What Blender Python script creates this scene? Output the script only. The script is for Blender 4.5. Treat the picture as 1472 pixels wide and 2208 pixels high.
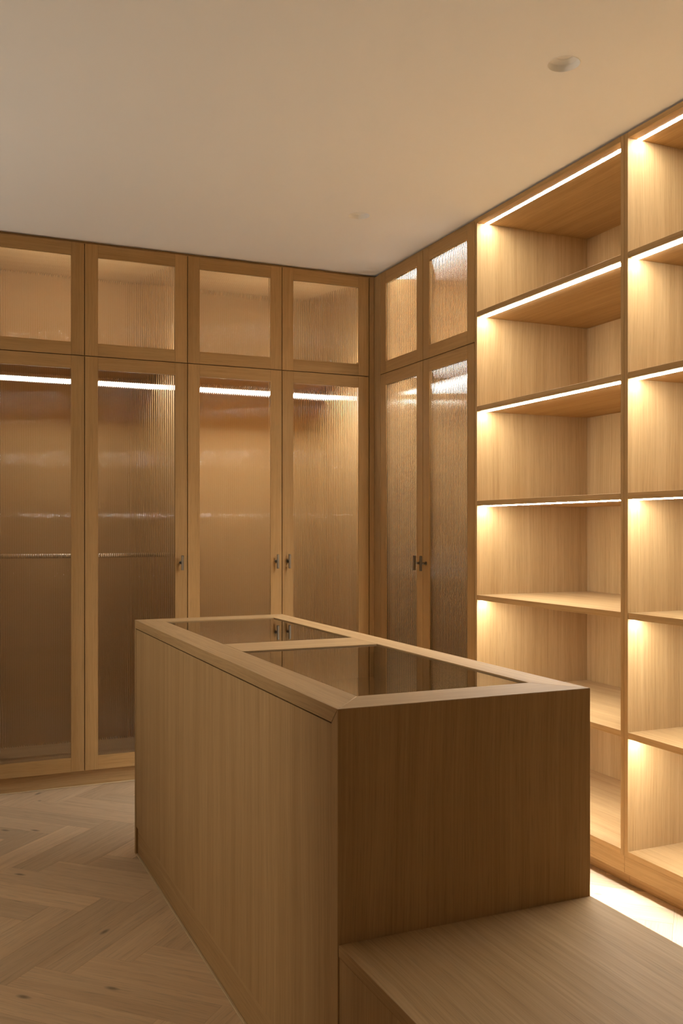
import bpy, bmesh, math, random
from mathutils import Vector

random.seed(7)
SC = bpy.context.scene
COL = SC.collection
for o in list(bpy.data.objects):
    bpy.data.objects.remove(o, do_unlink=True)

# ------------------------------------------------------------------ camera
CAM = (-2.3117, -4.7287, 1.2757)
cam_d = bpy.data.cameras.new('camera')
cam = bpy.data.objects.new('camera', cam_d)
COL.objects.link(cam)
cam.location = CAM
cam.rotation_euler = (math.pi / 2, 0, -0.4142)
cam_d.sensor_fit = 'VERTICAL'
cam_d.sensor_height = 36.0
cam_d.lens = 2013.5 / 2208 * 36.0
cam_d.shift_y = 38.5 / 2208
cam_d.clip_start = 0.05
SC.camera = cam

# ------------------------------------------------------------------ light
LED = 117.0            # radiance of the open-shelf strips
LED_RAIL = 190.0       # radiance of the wardrobe hanging-rail diffusers
LED_UPPER = 105.0       # radiance of the strips in the upper cupboards
LED_COL = (1.0, 0.99, 0.95)
world = bpy.data.worlds.new('world')
SC.world = world
world.use_nodes = True
world.node_tree.nodes['Background'].inputs[0].default_value = (0.85, 0.9, 1.0, 1)
world.node_tree.nodes['Background'].inputs[1].default_value = 0.02


def area_light(name, loc, rot, sx, sy, power, col, spread=180):
    d = bpy.data.lights.new(name, 'AREA')
    d.shape = 'RECTANGLE'
    d.size, d.size_y, d.energy, d.color = sx, sy, power, col
    d.spread = math.radians(spread)
    o = bpy.data.objects.new(name, d)
    o.location, o.rotation_euler = loc, rot
    COL.objects.link(o)
    return o


# unseen lamps added beyond the left opening: fill for the island side and ceiling
area_light('left_fill_lamp', (-5.0, -0.5, 1.30), (math.radians(90), 0, math.radians(-125)), 0.35, 1.2, 8.6, (1.0, 0.86, 0.64), 76)
area_light('ceiling_fill_lamp', (-4.7, -0.75, 0.95), (math.radians(132), 0, math.radians(-98)), 0.6, 0.4, 12, (1.0, 0.92, 0.80), 110)

vs = SC.view_settings
vs.view_transform = 'Standard'
vs.look = 'None'
vs.gamma = 1
vs.use_curve_mapping = False
vs.exposure = 0.0

# ------------------------------------------------------------------ materials


def new_mat(name):
    m = bpy.data.materials.new(name)
    m.use_nodes = True
    nt = m.node_tree
    for n in list(nt.nodes):
        if n.type != 'OUTPUT_MATERIAL':
            nt.nodes.remove(n)
    out = [n for n in nt.nodes if n.type == 'OUTPUT_MATERIAL'][0]
    return m, nt, out


def nd(nt, t, **kw):
    n = nt.nodes.new(t)
    for k, v in kw.items():
        setattr(n, k, v)
    return n


def wood_mat(name, light, dark, fine=150.0, rough=0.58, var=0.08, streak=1.0, knots=False, spec=0.14):
    m, nt, out = new_mat(name)
    L = nt.links.new
    uv = nd(nt, 'ShaderNodeTexCoord')
    oi = nd(nt, 'ShaderNodeObjectInfo')
    add = nd(nt, 'ShaderNodeVectorMath', operation='ADD')
    sc = nd(nt, 'ShaderNodeVectorMath', operation='SCALE')
    comb = nd(nt, 'ShaderNodeCombineXYZ')
    mul = nd(nt, 'ShaderNodeMath', operation='MULTIPLY')
    mul.inputs[1].default_value = 41.0
    L(oi.outputs['Random'], mul.inputs[0])
    for k in range(3):
        L(mul.outputs[0], comb.inputs[k])
    L(uv.outputs['UV'], add.inputs[0])
    L(comb.outputs[0], add.inputs[1])
    # slow waver of the grain
    wv = nd(nt, 'ShaderNodeTexNoise')
    wv.inputs['Scale'].default_value = 1.6
    wv.inputs['Detail'].default_value = 1.0
    L(add.outputs[0], wv.inputs['Vector'])
    sub = nd(nt, 'ShaderNodeVectorMath', operation='SUBTRACT')
    sub.inputs[1].default_value = (0.5, 0.5, 0.5)
    L(wv.outputs['Color'], sub.inputs[0])
    sc.inputs['Scale'].default_value = 0.035
    L(sub.outputs[0], sc.inputs[0])
    warp = nd(nt, 'ShaderNodeVectorMath', operation='ADD')
    L(add.outputs[0], warp.inputs[0])
    L(sc.outputs[0], warp.inputs[1])

    def noise(su, sv, detail, rgh):
        mp = nd(nt, 'ShaderNodeMapping')
        mp.inputs['Scale'].default_value = (su, sv, 1)
        L(warp.outputs[0], mp.inputs['Vector'])
        n = nd(nt, 'ShaderNodeTexNoise')
        n.inputs['Scale'].default_value = 1.0
        n.inputs['Detail'].default_value = detail
        n.inputs['Roughness'].default_value = rgh
        L(mp.outputs[0], n.inputs['Vector'])
        return n

    n1 = noise(fine, 1.6, 4, 0.65)
    n2 = noise(fine * 0.13, 0.55, 3, 0.55)
    n3 = noise(fine * 3.0, 9.0, 2, 0.6)
    r1 = nd(nt, 'ShaderNodeMapRange')
    r1.inputs['From Min'].default_value = 0.3
    r1.inputs['From Max'].default_value = 0.7
    L(n1.outputs[0], r1.inputs[0])
    r2 = nd(nt, 'ShaderNodeMapRange')
    r2.inputs['From Min'].default_value = 0.3
    r2.inputs['From Max'].default_value = 0.7
    L(n2.outputs[0], r2.inputs[0])
    mixf = nd(nt, 'ShaderNodeMath', operation='MULTIPLY_ADD')
    mixf.inputs[1].default_value = 0.55 * streak
    L(r1.outputs[0], mixf.inputs[0])
    m2 = nd(nt, 'ShaderNodeMath', operation='MULTIPLY')
    m2.inputs[1].default_value = 0.45 * streak
    L(r2.outputs[0], m2.inputs[0])
    L(m2.outputs[0], mixf.inputs[2])
    mc = nd(nt, 'ShaderNodeMix', data_type='RGBA')
    mc.inputs[6].default_value = (*dark, 1)
    mc.inputs[7].default_value = (*light, 1)
    L(mixf.outputs[0], mc.inputs[0])
    # fine pores
    pr = nd(nt, 'ShaderNodeMapRange')
    pr.inputs['From Min'].default_value = 0.34
    pr.inputs['From Max'].default_value = 0.46
    pr.inputs['To Min'].default_value = 0.84
    pr.inputs['To Max'].default_value = 1.0
    L(n3.outputs[0], pr.inputs[0])
    # per piece tint
    tv = nd(nt, 'ShaderNodeMapRange')
    tv.inputs['To Min'].default_value = 1 - var
    tv.inputs['To Max'].default_value = 1 + var
    L(oi.outputs['Random'], tv.inputs[0])
    mm = nd(nt, 'ShaderNodeMath', operation='MULTIPLY')
    L(pr.outputs[0], mm.inputs[0])
    L(tv.outputs[0], mm.inputs[1])
    fac = mm.outputs[0]
    if knots:
        mp = nd(nt, 'ShaderNodeMapping')
        mp.inputs['Scale'].default_value = (6.5, 2.6, 1)
        L(add.outputs[0], mp.inputs['Vector'])
        vo = nd(nt, 'ShaderNodeTexVoronoi')
        vo.voronoi_dimensions = '2D'
        vo.inputs['Scale'].default_value = 1.0
        L(mp.outputs[0], vo.inputs['Vector'])
        kr = nd(nt, 'ShaderNodeMapRange')
        kr.inputs['From Min'].default_value = 0.02
        kr.inputs['From Max'].default_value = 0.075
        kr.inputs['To Min'].default_value = 0.42
        kr.inputs['To Max'].default_value = 1.0
        L(vo.outputs['Distance'], kr.inputs[0])
        # only some of the cells hold a knot
        sep = nd(nt, 'ShaderNodeSeparateColor')
        L(vo.outputs['Color'], sep.inputs[0])
        gt = nd(nt, 'ShaderNodeMath', operation='LESS_THAN')
        gt.inputs[1].default_value = 0.80
        L(sep.outputs[0], gt.inputs[0])
        mx = nd(nt, 'ShaderNodeMath', operation='MAXIMUM')
        L(kr.outputs[0], mx.inputs[0])
        L(gt.outputs[0], mx.inputs[1])
        m4 = nd(nt, 'ShaderNodeMath', operation='MULTIPLY')
        L(fac, m4.inputs[0])
        L(mx.outputs[0], m4.inputs[1])
        fac = m4.outputs[0]
    vm = nd(nt, 'ShaderNodeVectorMath', operation='SCALE')
    L(mc.outputs[2], vm.inputs[0])
    L(fac, vm.inputs['Scale'])
    b = nd(nt, 'ShaderNodeBsdfPrincipled')
    b.inputs['Roughness'].default_value = rough
    b.inputs['Specular IOR Level'].default_value = spec
    L(vm.outputs[0], b.inputs['Base Color'])
    bp = nd(nt, 'ShaderNodeBump')
    bp.inputs['Strength'].default_value = 0.12
    bp.inputs['Distance'].default_value = 0.0006
    L(n1.outputs[0], bp.inputs['Height'])
    L(bp.outputs[0], b.inputs['Normal'])
    L(b.outputs[0], out.inputs[0])
    return m


def plain_mat(name, col, rough=0.6, metal=0.0, mottle=0.0, scale=6.0):
    m, nt, out = new_mat(name)
    b = nd(nt, 'ShaderNodeBsdfPrincipled')
    b.inputs['Roughness'].default_value = rough
    b.inputs['Metallic'].default_value = metal
    tc = nd(nt, 'ShaderNodeTexCoord')
    n = nd(nt, 'ShaderNodeTexNoise')
    n.inputs['Scale'].default_value = scale
    n.inputs['Detail'].default_value = 3
    nt.links.new(tc.outputs['Object'], n.inputs['Vector'])
    mx = nd(nt, 'ShaderNodeMix', data_type='RGBA')
    mx.inputs[6].default_value = (*[c * (1 - mottle) for c in col], 1)
    mx.inputs[7].default_value = (*[min(1, c * (1 + mottle)) for c in col], 1)
    nt.links.new(n.outputs[0], mx.inputs[0])
    nt.links.new(mx.outputs[2], b.inputs['Base Color'])
    nt.links.new(b.outputs[0], out.inputs[0])
    return m


def glass_mat(name, col, rough, ior=1.5):
    m, nt, out = new_mat(name)
    g = nd(nt, 'ShaderNodeBsdfPrincipled')
    g.inputs['Base Color'].default_value = (*col, 1)
    g.inputs['Roughness'].default_value = rough
    g.inputs['IOR'].default_value = ior
    g.inputs['Transmission Weight'].default_value = 1.0
    nt.links.new(g.outputs[0], out.inputs[0])
    return m


def emit_mat(name, col, s):
    m, nt, out = new_mat(name)
    e = nd(nt, 'ShaderNodeEmission')
    e.inputs[0].default_value = (*col, 1)
    e.inputs[1].default_value = s
    nt.links.new(e.outputs[0], out.inputs[0])
    return m


OAK = wood_mat('oak_veneer', (0.52, 0.345, 0.168), (0.36, 0.216, 0.088))
OAK_FRONT_SHADED = wood_mat('oak_door_shaded', (0.48, 0.300, 0.128), (0.365, 0.208, 0.078), rough=0.58, spec=0.14)  # darker, redder oak copy: shade on the upper doors put into the colour
FLOOR_OAK = wood_mat('floor_oak', (0.80, 0.625, 0.42), (0.61, 0.44, 0.275), fine=70, rough=0.5, spec=0.3, var=0.19, knots=True)
PLASTER = plain_mat('ceiling_paint', (0.91, 0.905, 0.895), 0.9, 0, 0.015, 1.5)
WALLP = plain_mat('wall_paint', (0.70, 0.60, 0.47), 0.85, 0, 0.02, 2.0)
SUBFLOOR = plain_mat('floor_joint', (0.10, 0.06, 0.035), 0.9, 0, 0.1, 20)
METAL = plain_mat('brushed_bronze', (0.20, 0.165, 0.12), 0.38, 1.0, 0.05, 60)
CHROME = plain_mat('polished_steel', (0.88, 0.86, 0.82), 0.15, 1.0, 0.02, 30)
ALU = plain_mat('aluminium_profile', (0.55, 0.52, 0.47), 0.4, 1.0, 0.04, 60)
DARK = plain_mat('dark_aperture', (0.03, 0.022, 0.016), 0.8)
REED = glass_mat('reeded_glass', (0.94, 0.925, 0.90), 0.035, 1.43)
TABLEGLASS = glass_mat('smoked_glass', (0.55, 0.52, 0.47), 0.0)
BEAD = wood_mat('pale_oak_bead', (0.72, 0.56, 0.36), (0.62, 0.47, 0.28))
LED_M = emit_mat('led_shelf', LED_COL, LED)
LED_R = emit_mat('led_rail', LED_COL, LED_RAIL)
LED_R_DIM = emit_mat('led_rail_dimmed', LED_COL, LED_RAIL * 0.4)
LED_T = emit_mat('led_divider', LED_COL, 40.0)
LED_U = emit_mat('led_upper', LED_COL, LED_UPPER)

# ------------------------------------------------------------------ mesh helpers
ID = lambda a, n, z: (a, n, z)
X_R = -0.032


def back_map(a, n, z):            # back run: a = x, n = depth behind the doors
    return (a, n, z)


def right_map(a, n, z):           # right run: a = -y, n = depth behind the front plane
    return (X_R + n, -a, z)


def add_box(bm, a0, a1, n0, n1, z0, z1, mp=ID, bevel=0.0008):
    vs_ = [bm.verts.new(mp(a, n, z)) for a in (a0, a1) for n in (n0, n1) for z in (z0, z1)]
    f = [(0, 1, 3, 2), (4, 6, 7, 5), (0, 4, 5, 1), (2, 3, 7, 6), (0, 2, 6, 4), (1, 5, 7, 3)]
    fs = [bm.faces.new([vs_[i] for i in q]) for q in f]
    if bevel:
        es = list({e for fa in fs for e in fa.edges})
        bmesh.ops.bevel(bm, geom=es, offset=bevel, segments=1, affect='EDGES', clamp_overlap=True)


def add_prism(bm, bottom, top, z0, z1):
    b = [bm.verts.new((x, y, z0)) for x, y in bottom]
    t = [bm.verts.new((x, y, z1)) for x, y in top]
    n = len(b)
    bm.faces.new(b[::-1])
    bm.faces.new(t)
    for i in range(n):
        j = (i + 1) % n
        bm.faces.new((b[i], b[j], t[j], t[i]))


def add_cyl(bm, c0, c1, r, seg=20, r1=None):
    c0, c1 = Vector(c0), Vector(c1)
    d = (c1 - c0).normalized()
    u = d.orthogonal().normalized()
    w = d.cross(u)
    r1 = r if r1 is None else r1
    A = [bm.verts.new(c0 + r * (math.cos(t) * u + math.sin(t) * w)) for t in [2 * math.pi * k / seg for k in range(seg)]]
    B = [bm.verts.new(c1 + r1 * (math.cos(t) * u + math.sin(t) * w)) for t in [2 * math.pi * k / seg for k in range(seg)]]
    bm.faces.new(A[::-1])
    bm.faces.new(B)
    for i in range(seg):
        j = (i + 1) % seg
        bm.faces.new((A[i], A[j], B[j], B[i])).smooth = True


def add_lathe(bm, prof, cx, cy, seg=48):
    rings = []
    for r, z in prof:
        rings.append([bm.verts.new((cx + r * math.cos(2 * math.pi * k / seg), cy + r * math.sin(2 * math.pi * k / seg), z)) for k in range(seg)])
    for A, B in zip(rings, rings[1:]):
        for i in range(seg):
            j = (i + 1) % seg
            bm.faces.new((A[i], A[j], B[j], B[i])).smooth = True
    return rings


AX = {'x': Vector((1, 0, 0)), 'y': Vector((0, 1, 0)), 'z': Vector((0, 0, 1))}


def build(name, bm, mat, parent=None, grain='z', normals=True):
    """link the bmesh as one mesh object; its grain runs along the given world axis."""
    g = AX[grain] if isinstance(grain, str) else Vector(grain).normalized()
    if normals:
        bmesh.ops.recalc_face_normals(bm, faces=bm.faces)
    bm.normal_update()
    uvl = bm.loops.layers.uv.new('UVMap')
    for f in bm.faces:
        n = f.normal
        if abs(n.dot(g)) < 0.75:
            u = g.cross(n).normalized()
            v = g
        else:
            u = n.orthogonal().normalized()
            v = n.cross(u) * 0.2
        for lp in f.loops:
            lp[uvl].uv = (lp.vert.co.dot(u), lp.vert.co.dot(v))
    off = Vector((0, 0, 0))
    if parent is not None:
        off = Vector(parent['_o'])
    me = bpy.data.meshes.new(name)
    for v in bm.verts:
        v.co -= off
    bm.to_mesh(me)
    bm.free()
    me.materials.append(mat)
    o = bpy.data.objects.new(name, me)
    COL.objects.link(o)
    if parent is not None:
        o.parent = parent
        o['_o'] = tuple(off)
    else:
        o['_o'] = (0.0, 0.0, 0.0)
    return o


def box(name, mat, parent, a0, a1, n0, n1, z0, z1, mp=ID, grain='z', bevel=0.0008):
    bm = bmesh.new()
    add_box(bm, a0, a1, n0, n1, z0, z1, mp, bevel)
    return build(name, bm, mat, parent, grain)


def thing(name, label, cat, loc, group=None):
    o = bpy.data.objects.new(name, None)
    COL.objects.link(o)
    o.location = loc
    o['_o'] = tuple(loc)
    o['label'] = label
    o['category'] = cat
    if group:
        o['group'] = group
    return o


def structure(o):
    o['kind'] = 'structure'
    return o


# ------------------------------------------------------------------ room shell
H = 2.705
RX0, RX1, RY0, RY1 = -3.3, 0.66, -5.9, 0.66

floor = structure(box('floor', SUBFLOOR, None, RX0, RX1, RY0, RY1, -0.06, -0.0035, bevel=0))

# herringbone planks, laid at 45 degrees: p = (x+y)/r2 and q = (x-y)/r2
R2 = math.sqrt(2)
PW, PN = 0.1235, 5
P0, Q0 = -2.017, -0.610


def clip(poly, axis, lim, keep_less):
    out = []
    for i in range(len(poly)):
        a, b = poly[i], poly[(i + 1) % len(poly)]
        ia = (a[axis] <= lim) if keep_less else (a[axis] >= lim)
        ib = (b[axis] <= lim) if keep_less else (b[axis] >= lim)
        if ia:
            out.append(a)
        if ia != ib:
            t = (lim - a[axis]) / (b[axis] - a[axis])
            out.append((a[0] + t * (b[0] - a[0]), a[1] + t * (b[1] - a[1])))
    return out


def plank(i0, i1, j0, j1, along_p):
    g = 0.0004
    p0, p1 = P0 + i0 * PW + g, P0 + i1 * PW - g
    q0, q1 = Q0 + j0 * PW + g, Q0 + j1 * PW - g
    poly = [((p + q) / R2, (p - q) / R2) for p, q in ((p0, q0), (p0, q1), (p1, q1), (p1, q0))]
    for ax, lim, less in ((0, -3.26, False), (0, 0.06, True), (1, -5.2, False), (1, 0.10, True)):
        poly = clip(poly, ax, lim, less)
        if len(poly) < 3:
            return
    # drop slivers
    area = 0.5 * abs(sum(poly[k][0] * poly[(k + 1) % len(poly)][1] - poly[(k + 1) % len(poly)][0] * poly[k][1] for k in range(len(poly))))
    if area < 0.004:
        return
    c = (sum(p[0] for p in poly) / len(poly), sum(p[1] for p in poly) / len(poly))
    # no need of boards wholly under the island or the bench
    if all(-1.56 < x < -0.97 and -3.8 < y < -1.04 for x, y in poly):
        return
    inner = []
    for x, y in poly:
        d = math.hypot(x - c[0], y - c[1])
        k = 1 - 0.0011 / max(d, 0.01)
        inner.append((c[0] + (x - c[0]) * k, c[1] + (y - c[1]) * k))
    dz = random.uniform(-0.0002, 0.0)
    bm = bmesh.new()
    add_prism(bm, poly, poly, -0.0035, -0.0008 + dz)
    top = [f for f in bm.faces if f.normal.z > 0.5 or all(v.co.z > -0.002 for v in f.verts)]
    bmesh.ops.inset_region(bm, faces=top, thickness=0.0009, depth=0.0006)
    build('plank', bm, FLOOR_OAK, floor, (1, 1, 0) if along_p else (1, -1, 0))


def frange_cells():
    seen = set()
    for i in range(-40, 40):
        for j in range(-40, 40):
            k = (i - j) % (2 * PN)
            if k < PN:
                key = ('P', i - k, j)
            else:
                key = ('Q', i, j + (k - 2 * PN + 1))
            seen.add(key)
    return sorted(seen)


for kind, i, j in frange_cells():
    if kind == 'P':
        plank(i, i + PN, j, j + 1, True)
    else:
        plank(i, i + 1, j, j + PN, False)

# walls; the room is lined with joinery, so the plaster nibs close its open ends
bm = bmesh.new()
add_box(bm, RX0 - 0.1, RX1 + 0.1, RY1, RY1 + 0.1, 0, H, bevel=0)
add_box(bm, RX0, -2.138, 0.0, RY1, 0, H, bevel=0)
structure(build('wall_back', bm, WALLP))
SH_END = 3.0728
bm = bmesh.new()
add_box(bm, RX1, RX1 + 0.1, RY0, RY1, 0, H, bevel=0)
add_box(bm, X_R, RX1, RY0, -SH_END, 0, H, bevel=0)
structure(build('wall_right', bm, WALLP))
bm = bmesh.new()
add_box(bm, RX0 - 0.1, RX0, RY0, -1.69, 0, H, bevel=0)
add_box(bm, RX0 - 0.1, RX0, -0.02, RY1, 0, H, bevel=0)
structure(build('wall_left', bm, WALLP))
structure(box('wall_front', WALLP, None, RX0, RX1, RY0 - 0.1, RY0, 0, H, bevel=0))

# ceiling with two round cut-outs
DL = [(-0.5345, -2.380), (-0.529, -0.872)]


def ceiling_mesh():
    bm = bmesh.new()
    R = 0.0485
    seg = 48
    cells = [(RX0, -0.66), (-0.66, -0.40), (-0.40, RX1)]
    rows = [(RY0, -2.51), (-2.51, -2.25), (-2.25, -1.0), (-1.0, -0.74), (-0.74, RY1)]
    for ci, (x0, x1) in enumerate(cells):
        for ri, (y0, y1) in enumerate(rows):
            if ci == 1 and ri in (1, 3):
                cx, cy = DL[0] if ri == 1 else DL[1]
                ring, outer = [], []
                for k in range(seg):
                    t = 2 * math.pi * (k + 0.5) / seg
                    c, s = math.cos(t), math.sin(t)
                    ring.append(bm.verts.new((cx + R * c, cy + R * s, H)))
                    sc_ = min(((x1 - cx) if c > 0 else (cx - x0)) / max(abs(c), 1e-6), ((y1 - cy) if s > 0 else (cy - y0)) / max(abs(s), 1e-6))
                    outer.append(bm.verts.new((cx + sc_ * c, cy + sc_ * s, H)))
                corners = {}
                for k in range(seg):
                    j = (k + 1) % seg
                    a, b = outer[k].co, outer[j].co
                    q = [ring[k], outer[k]]
                    if abs(a.x - b.x) > 1e-6 and abs(a.y - b.y) > 1e-6:
                        px = x1 if max(abs(a.x - x1), 0) < 1e-5 or abs(b.x - x1) < 1e-5 else x0
                        py = y1 if abs(a.y - y1) < 1e-5 or abs(b.y - y1) < 1e-5 else y0
                        q.append(bm.verts.new((px, py, H)))
                    q += [outer[j], ring[j]]
                    bm.faces.new(q)
                up = [bm.verts.new((v.co.x, v.co.y, H + 0.05)) for v in ring]
                for k in range(seg):
                    j = (k + 1) % seg
                    bm.faces.new((ring[k], ring[j], up[j], up[k]))
            else:
                bm.faces.new([bm.verts.new(p) for p in ((x0, y0, H), (x0, y1, H), (x1, y1, H), (x1, y0, H))])
    # the slab above
    add_box(bm, RX0 - 0.1, RX1 + 0.1, RY0 - 0.1, RY1 + 0.1, H + 0.06, H + 0.16, bevel=0)
    return bm


structure(build('ceiling', ceiling_mesh(), PLASTER, normals=False))

# shadow-gap strip and corner filler of the fitted joinery
bm = bmesh.new()
add_box(bm, -2.134, X_R + 0.05, 0.022, 0.06, 2.6935, H - 0.0005, bevel=0)
add_box(bm, 0.022, SH_END - 0.002, 0.014, 0.06, 2.6985, H - 0.0005, right_map, bevel=0)
structure(build('trim_1', bm, OAK, None, 'x'))
bm = bmesh.new()
add_box(bm, -0.0605, X_R, 0.001, 0.019, 0.0, 2.6935, bevel=0.0006)
add_box(bm, -0.019, 0.0765, 0.001, 0.019, 0.0, 2.6935, right_map, bevel=0.0006)
structure(build('trim_2', bm, OAK, None, 'z'))

# ------------------------------------------------------------------ doors
FW = 0.065          # width of a door frame member
TH = 0.022          # door thickness


def pane_mesh(a0, a1, z0, z1, mp):
    """reeded pane: convex ribs towards the room, flat back."""
    bm = bmesh.new()
    nf, nb = 0.0065, 0.0115
    n = max(1, round((a1 - a0) / 0.0106))
    w = (a1 - a0) / n
    seg, hgt = 10, (0.0021 if mp is back_map else 0.0012)
    for k in range(n):
        prev = None
        for s in range(seg + 1):
            t = s / seg
            a = a0 + (k + t) * w
            d = nf - hgt * (1 - (2 * t - 1) ** 2)
            cur = (bm.verts.new(mp(a, d, z0)), bm.verts.new(mp(a, d, z1)))
            if prev:
                f = bm.faces.new((prev[0], cur[0], cur[1], prev[1]))
                f.smooth = True
            prev = cur
    b = [bm.verts.new(mp(*p)) for p in ((a1, nb, z0), (a0, nb, z0), (a0, nb, z1), (a1, nb, z1))]
    bm.faces.new(b)
    for (p, q) in (((a0, z0), (a0, z1)), ((a1, z1), (a1, z0)), ((a0, z1), (a1, z1)), ((a1, z0), (a0, z0))):
        bm.faces.new([bm.verts.new(mp(*c)) for c in ((p[0], nb, p[1]), (p[0], nf, p[1]), (q[0], nf, q[1]), (q[0], nb, q[1]))])
    return bm


def make_door(parent, a0, a1, z0, z1, mp, bot=FW, handle=None, lip=False, g=0.0019):
    """framed door; handle = 'low' / 'high' side of a."""
    A0, A1, Z0, Z1 = a0 + g, a1 - g, z0 + g, z1 - g
    i0, i1, j0, j1 = a0 + FW, a1 - FW, z0 + bot, z1 - FW
    horiz = 'x' if mp is back_map else 'y'
    door = bpy.data.objects.new('door', None)
    COL.objects.link(door)
    door.parent = parent
    door['_o'] = parent['_o']
    box('door_stile', OAK_FRONT_SHADED, door, A0, i0, 0, TH, Z0, Z1, mp, 'z')
    box('door_stile', OAK_FRONT_SHADED, door, i1, A1, 0, TH, Z0, Z1, mp, 'z')
    box('door_rail', OAK_FRONT_SHADED, door, i0 + 0.0002, i1 - 0.0002, 0, TH, Z0, j0, mp, horiz)
    box('door_rail', OAK_FRONT_SHADED, door, i0 + 0.0002, i1 - 0.0002, 0, TH, j1, Z1, mp, horiz)
    build('glass_pane', pane_mesh(i0 - 0.0, i1 + 0.0, j0 - 0.0, j1 + 0.0, mp), REED, door, 'z', normals=False)
    if lip:
        box('leak_stop_lip', OAK_FRONT_SHADED, door, a1 - 0.010, a1 + 0.010, TH + 0.0001, TH + 0.0018, Z0, Z1, mp, 'z', 0)  # unseen strip added to block light leaking through the door gap
    if handle:
        c = (A0 + i0) / 2 if handle == 'low' else (i1 + A1) / 2
        bm = bmesh.new()
        zc = 1.107
        add_cyl(bm, mp(c, 0.0, zc), mp(c, -0.026, zc), 0.0055, 16)
        add_cyl(bm, mp(c, 0.0, zc), mp(c, -0.003, zc), 0.0095, 20)
        add_box(bm, c - 0.0055, c + 0.0055, -0.036, -0.024, zc - 0.038, zc + 0.038, mp, 0.0015)
        build('handle', bm, METAL, door, 'z')
    return door


Z_GAP, Z_TOP, Z_BOT = 2.135, 2.692, 0.0845


def wardrobe(label, a0, am, a1, mp, depth, handles, group, rod=None, loc=(0, 0, 0), plinth_n=0.047, strip_w=0.012, rail_mat=None):
    horiz = 'x' if mp is back_map else 'y'
    deep = 'y' if mp is back_map else 'x'
    t = thing('wardrobe', label, 'wardrobe', loc, group)
    n0 = TH + 0.002
    box('side_panel', OAK, t, a0 + 0.0005, a0 + 0.0190, n0, depth, Z_BOT, 2.69, mp, 'z')
    box('side_panel', OAK, t, a1 - 0.0190, a1 - 0.0005, n0, depth, Z_BOT, 2.69, mp, 'z')
    i0, i1 = a0 + 0.0192, a1 - 0.0192
    box('back_panel', OAK, t, i0, i1, depth - 0.016, depth, Z_BOT, 2.69, mp, 'z')
    d1 = depth - 0.0162
    top = box('top_panel', OAK, t, i0, i1, n0, d1, 2.671, 2.69, mp, horiz)
    box('bottom_panel', OAK, t, i0, i1, n0, d1, Z_BOT, 0.1045, mp, horiz)
    div = box('divider_panel', OAK, t, i0, i1, n0, d1, 2.1255, 2.1445, mp, horiz)
    box('plinth', OAK, t, a0 + 0.0005, a1 - 0.0005, plinth_n, plinth_n + 0.018, 0.0, Z_BOT - 0.001, mp, horiz)
    # strip behind the bottom rail of the upper doors, shining up
    box('led_strip', LED_U, div, i0 + 0.004, i1 - 0.004, n0 + 0.006, n0 + 0.006 + strip_w, 2.1443, 2.1468, mp, horiz, 0)
    if mp is right_map:     # this unit has strips under its top and its divider as well
        box('led_strip', LED_U, top, i0 + 0.004, i1 - 0.004, 0.100, 0.125, 2.6702, 2.6712, mp, horiz, 0)
        box('led_strip', LED_T, div, i0 + 0.004, i1 - 0.004, 0.160, 0.180, 2.1247, 2.1257, mp, horiz, 0)
    # hanging rail with a lit diffuser
    rl = bmesh.new()
    rn, rz = 0.300, 2.044
    add_box(rl, i0, i1, rn + 0.006, rn + 0.014, rz - 0.0075, rz + 0.020, mp, 0.001)
    add_box(rl, i0, i1, rn - 0.0125, rn + 0.0062, rz + 0.0148, rz + 0.020, mp, 0.0005)
    rail = build('hanging_rail', rl, ALU, t, horiz)
    df = bmesh.new()
    pts = [(rn + 0.0055, rz), (rn - 0.006, rz), (rn - 0.0105, rz + 0.002), (rn - 0.0125, rz + 0.006), (rn - 0.0125, rz + 0.0145), (rn + 0.0055, rz + 0.0145)]
    A = [df.verts.new(mp(i0 + 0.001, n, z)) for n, z in pts]
    B = [df.verts.new(mp(i1 - 0.001, n, z)) for n, z in pts]
    df.faces.new(A[::-1])
    df.faces.new(B)
    for k in range(len(pts)):
        j = (k + 1) % len(pts)
        df.faces.new((A[k], A[j], B[j], B[k]))
    build('light_diffuser', df, rail_mat or LED_R, rail, horiz)
    if rod:      # second, plain rod for double hanging
        bm = bmesh.new()
        add_cyl(bm, mp(i0 - 0.0001, rn, rod), mp(i1 + 0.0001, rn, rod), 0.0125, 28)
        for q0, q1 in ((i0, i0 + 0.004), (i1 - 0.004, i1)):
            add_cyl(bm, mp(q0, rn, rod), mp(q1, rn, rod), 0.019, 28)
        build('hanging_rod', bm, CHROME, t, horiz)
    if mp is back_map:
        box('floor_bead', BEAD, t, a0 + 0.0005, a1 - 0.0005, plinth_n - 0.005, plinth_n - 0.0002, 0.0, 0.005, mp, horiz, 0.001)
    for s, (b0, b1) in enumerate(((a0, am), (am, a1))):
        make_door(t, b0, b1, Z_GAP, Z_TOP, mp, lip=(s == 0))
        make_door(t, b0, b1, Z_BOT, Z_GAP, mp, bot=0.072, handle=handles[s], lip=(s == 0))
    return t


GW = 'reeded glass wardrobes along two walls'
wardrobe('oak reeded glass wardrobe with a low inner rod, farthest left on the back wall', -2.134, -1.617, -1.100,
         back_map, 0.60, (None, 'high'), GW, rod=1.141, rail_mat=LED_R_DIM, loc=(-1.617, 0.3, 0))
wardrobe('oak reeded glass wardrobe with two handles, behind the far end of the island', -1.100, -0.582, -0.0635,
         back_map, 0.60, ('high', 'low'), GW, loc=(-0.582, 0.3, 0))
wardrobe('oak wardrobe with narrow reeded glass doors on the right wall beside the open shelving', 0.079, 0.5655, 1.0575,
         right_map, 0.62, ('high', 'low'), GW, strip_w=0.020, loc=(X_R + 0.31, -0.568, 0))

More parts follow.
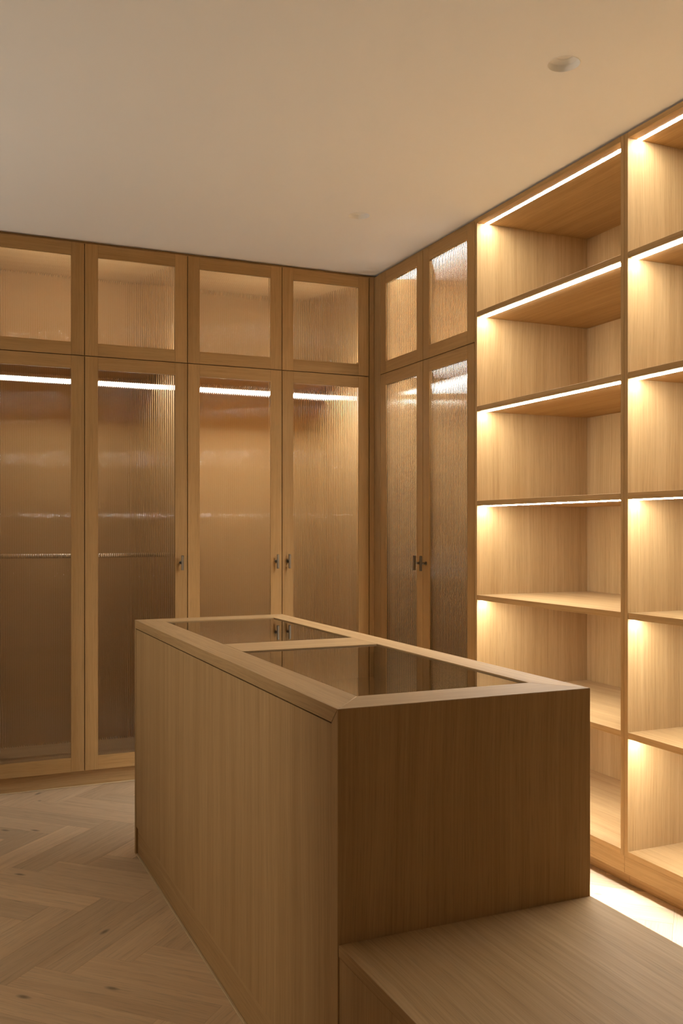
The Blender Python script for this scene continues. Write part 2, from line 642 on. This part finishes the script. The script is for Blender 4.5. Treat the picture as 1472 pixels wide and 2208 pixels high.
# ------------------------------------------------------------------ open shelving
SHELF_Z = [2.2703, 1.8392, 1.4088, 0.9794, 0.5512]
ST = 0.0235


def shelf_unit(label, a0, a1, loc, t1=0.0195, t2=0.0190):
    mp = right_map
    t = thing('shelving_unit', label, 'shelves', loc, 'open lit oak shelving units')
    D = 0.62
    box('side_panel', OAK, t, a0 + 0.0003, a0 + t1, 0, D + 0.016, 0.105, 2.697, mp, 'z')
    box('side_panel', OAK, t, a1 - t2, a1 - 0.0003, 0, D + 0.016, 0.105, 2.697, mp, 'z')
    i0, i1 = a0 + t1 + 0.0002, a1 - t2 - 0.0002
    box('back_panel', OAK, t, i0, i1, D, D + 0.016, 0.105, 2.697, mp, 'z')
    top = box('top_panel', OAK, t, i0, i1, 0, D - 0.0002, 2.677, 2.697, mp, 'y')
    box('led_strip', LED_M, top, i0 + 0.002, i1 - 0.002, 0.042, 0.062, 2.6763, 2.6772, mp, 'y', 0)
    for z in SHELF_Z:
        lip = 0.0036 if z > 1.2 else 0.0016     # upper diffusers deepened to imitate the bloom of the lit strips
        s = box('shelf', OAK, t, i0, i1, 0.001, D - 0.0002, z - ST, z, mp, 'y')
        box('led_strip', LED_M, s, i0 + 0.002, i1 - 0.002, 0.020, 0.038, z - ST - lip, z - ST + 0.0004, mp, 'y', 0)
    box('bottom_panel', OAK, t, i0, i1, 0.0, D - 0.0002, 0.105, 0.125, mp, 'y')
    box('base_board', OAK, t, a0 + 0.0003, a1 - 0.0003, 0.0015, 0.020, 0.043, 0.1045, mp, 'y')
    box('plinth', OAK, t, a0 + 0.0003, a1 - 0.0003, 0.024, 0.042, 0.0, 0.0425, mp, 'y')
    return t


shelf_unit('open oak shelving unit with lit shelves next to the glass wardrobe', 1.0582, 2.0652, (X_R + 0.31, -1.562, 0))
shelf_unit('open oak shelving unit with lit shelves at the right edge, partly out of frame', 2.0654, 3.0724, (X_R + 0.31, -2.569, 0))

# ------------------------------------------------------------------ island
X0, X1, Y0, Y1, ZI = -1.5748, -0.9563, -3.0335, -1.0239, 0.9206
GX0, GX1 = -1.4792, -1.0393
GA0, GA1, GB0, GB1 = -2.9165, -2.1095, -1.9232, -1.1511
island = thing('display_island', 'tall oak island with two smoked glass panes set in its top', 'island', ((X0 + X1) / 2, (Y0 + Y1) / 2, 0))
TT = 0.032
ZB = ZI - TT


def rail_prism(name, bottom, top, grain):
    bm = bmesh.new()
    add_prism(bm, bottom, top, ZB, ZI)
    bmesh.ops.recalc_face_normals(bm, faces=bm.faces)
    bmesh.ops.bevel(bm, geom=list(bm.edges), offset=0.0008, segments=1, affect='EDGES')
    return build(name, bm, OAK, island, grain)


yb = Y0 + TT
e = 0.0002
q = [(X0, Y0), (GX0, GA0), (GX0, GB1), (X0, Y1)]
rail_prism('top_rail', [(X0, yb), (GX0, GA0 + 0.0), (GX0, GB1), (X0, Y1)], q, 'y')
q = [(X1, Y0), (X1, Y1), (GX1, GB1), (GX1, GA0)]
rail_prism('top_rail', [(X1, yb), (X1, Y1), (GX1, GB1), (GX1, GA0)], q, 'y')
rail_prism('top_rail', [(X0 + e, yb), (X1 - e, yb), (GX1, GA0 - e), (GX0, GA0 - e)], [(X0 + e, Y0), (X1 - e, Y0), (GX1, GA0 - e), (GX0, GA0 - e)], 'x')
rail_prism('top_rail', [(GX0, GB1 + e), (GX1, GB1 + e), (X1 - e, Y1), (X0 + e, Y1)], [(GX0, GB1 + e), (GX1, GB1 + e), (X1 - e, Y1), (X0 + e, Y1)], 'x')
rail_prism('top_rail', [(GX0 + e, GA1), (GX1 - e, GA1), (GX1 - e, GB0), (GX0 + e, GB0)], [(GX0 + e, GA1), (GX1 - e, GA1), (GX1 - e, GB0), (GX0 + e, GB0)], 'x')
# panes sit a little below the frame
for y0, y1 in ((GA0, GA1), (GB0, GB1)):
    bm = bmesh.new()
    add_box(bm, GX0 + 0.0006, GX1 - 0.0006, y0 + 0.0006, y1 - 0.0006, ZI - 0.0100, ZI - 0.0035, bevel=0)
    build('glass_pane', bm, TABLEGLASS, island, 'x')
# end panels, mitred to the top at the front
bm = bmesh.new()
pr = [(Y0, 0.0), (yb, 0.0), (yb, ZB - 0.0002), (Y0, ZI - 0.0002)]
A = [bm.verts.new((X0, y, z)) for y, z in pr]
B = [bm.verts.new((X1, y, z)) for y, z in pr]
bm.faces.new(A)
bm.faces.new(B[::-1])
for k in range(4):
    j = (k + 1) % 4
    bm.faces.new((A[k], B[k], B[j], A[j]))
bmesh.ops.recalc_face_normals(bm, faces=bm.faces)
bmesh.ops.bevel(bm, geom=list(bm.edges), offset=0.0008, segments=1, affect='EDGES')
build('end_panel', bm, OAK, island, 'z')
box('end_panel', OAK, island, X0, X1, Y1 - 0.022, Y1, 0.0, ZB - 0.0005)
box('side_panel', OAK, island, X0 + 0.001, X0 + 0.020, yb + 0.0015, Y1 - 0.0235, 0.110, ZB - 0.003)
box('side_panel', OAK, island, X1 - 0.020, X1 - 0.001, yb + 0.0015, Y1 - 0.0235, 0.110, ZB - 0.003)
box('plinth', OAK, island, X0 + 0.008, X0 + 0.024, yb + 0.001, Y1 - 0.023, 0.0, 0.1085, grain='y')
box('plinth', OAK, island, X1 - 0.024, X1 - 0.008, yb + 0.001, Y1 - 0.023, 0.0, 0.1085, grain='y')
box('floor_bead', BEAD, island, X0 + 0.001, X0 + 0.0078, yb + 0.001, Y1 - 0.023, 0.0, 0.005, grain='y', bevel=0.001)
# display trays below the panes
for y0, y1 in ((GA0 - 0.03, (GA1 + GB0) / 2 - 0.001), ((GA1 + GB0) / 2 + 0.001, GB1 + 0.03)):
    bm = bmesh.new()
    xa, xb, zt, zb = GX0 - 0.03, GX1 + 0.03, ZB - 0.001, 0.800
    add_box(bm, xa, xb, y0, y1, zb - 0.012, zb)
    add_box(bm, xa, xa + 0.014, y0, y1, zb + 0.0002, zt)
    add_box(bm, xb - 0.014, xb, y0, y1, zb + 0.0002, zt)
    add_box(bm, xa + 0.0142, xb - 0.0142, y0, y0 + 0.014, zb + 0.0002, zt)
    add_box(bm, xa + 0.0142, xb - 0.0142, y1 - 0.014, y1, zb + 0.0002, zt)
    build('display_tray', bm, OAK, island, 'y')

# ------------------------------------------------------------------ bench
BZ, BY0, BY1 = 0.4542, -3.86, Y0 - 0.0012
bench = thing('bench', 'low oak bench joined to the near end of the island', 'bench', ((X0 + X1) / 2, (BY0 + BY1) / 2, 0))
box('seat_top', OAK, bench, X0 + 0.0015, X1 + 0.0, BY0, BY1, BZ - 0.024, BZ, grain='y')
box('side_panel', OAK, bench, X0 + 0.003, X0 + 0.021, BY0 + 0.019, BY1, 0.0, BZ - 0.0255)
box('side_panel', OAK, bench, X1 - 0.020, X1 - 0.002, BY0 + 0.019, BY1, 0.0, BZ - 0.0255)
box('end_panel', OAK, bench, X0 + 0.0015, X1, BY0, BY0 + 0.0185, 0.0, BZ - 0.0245)

# ------------------------------------------------------------------ ceiling downlights
for (cx, cy), lab in zip(DL, ('white recessed round ceiling downlight over the open shelving, the nearer of two',
                              'white recessed round ceiling downlight in front of the corner wardrobe, the farther one')):
    t = thing('ceiling_downlight', lab, 'downlight', (cx, cy, H), 'recessed ceiling downlights')
    bm = bmesh.new()
    add_lathe(bm, [(0.0478, H + 0.045), (0.0478, H + 0.0004), (0.0484, H - 0.0008), (0.0505, H - 0.0012), (0.0515, H - 0.0002)], cx, cy)
    build('trim_ring', bm, PLASTER, t, 'z')
    bm = bmesh.new()
    rr = add_lathe(bm, [(0.0474, H + 0.020), (0.034, H + 0.027), (0.0305, H + 0.0275), (0.030, H + 0.032)], cx, cy)
    build('baffle', bm, PLASTER, t, 'z')
    bm = bmesh.new()
    add_lathe(bm, [(0.0299, H + 0.029), (0.012, H + 0.0285), (0.0095, H + 0.029), (0.009, H + 0.038), (0.0005, H + 0.039)], cx, cy)
    build('lamp_face', bm, PLASTER, t, 'z')
    bm = bmesh.new()
    add_cyl(bm, (cx, cy, H + 0.0295), (cx, cy, H + 0.034), 0.0088)
    build('aperture', bm, DARK, t, 'z')

for o in bpy.data.objects:
    if '_o' in o:
        del o['_o']
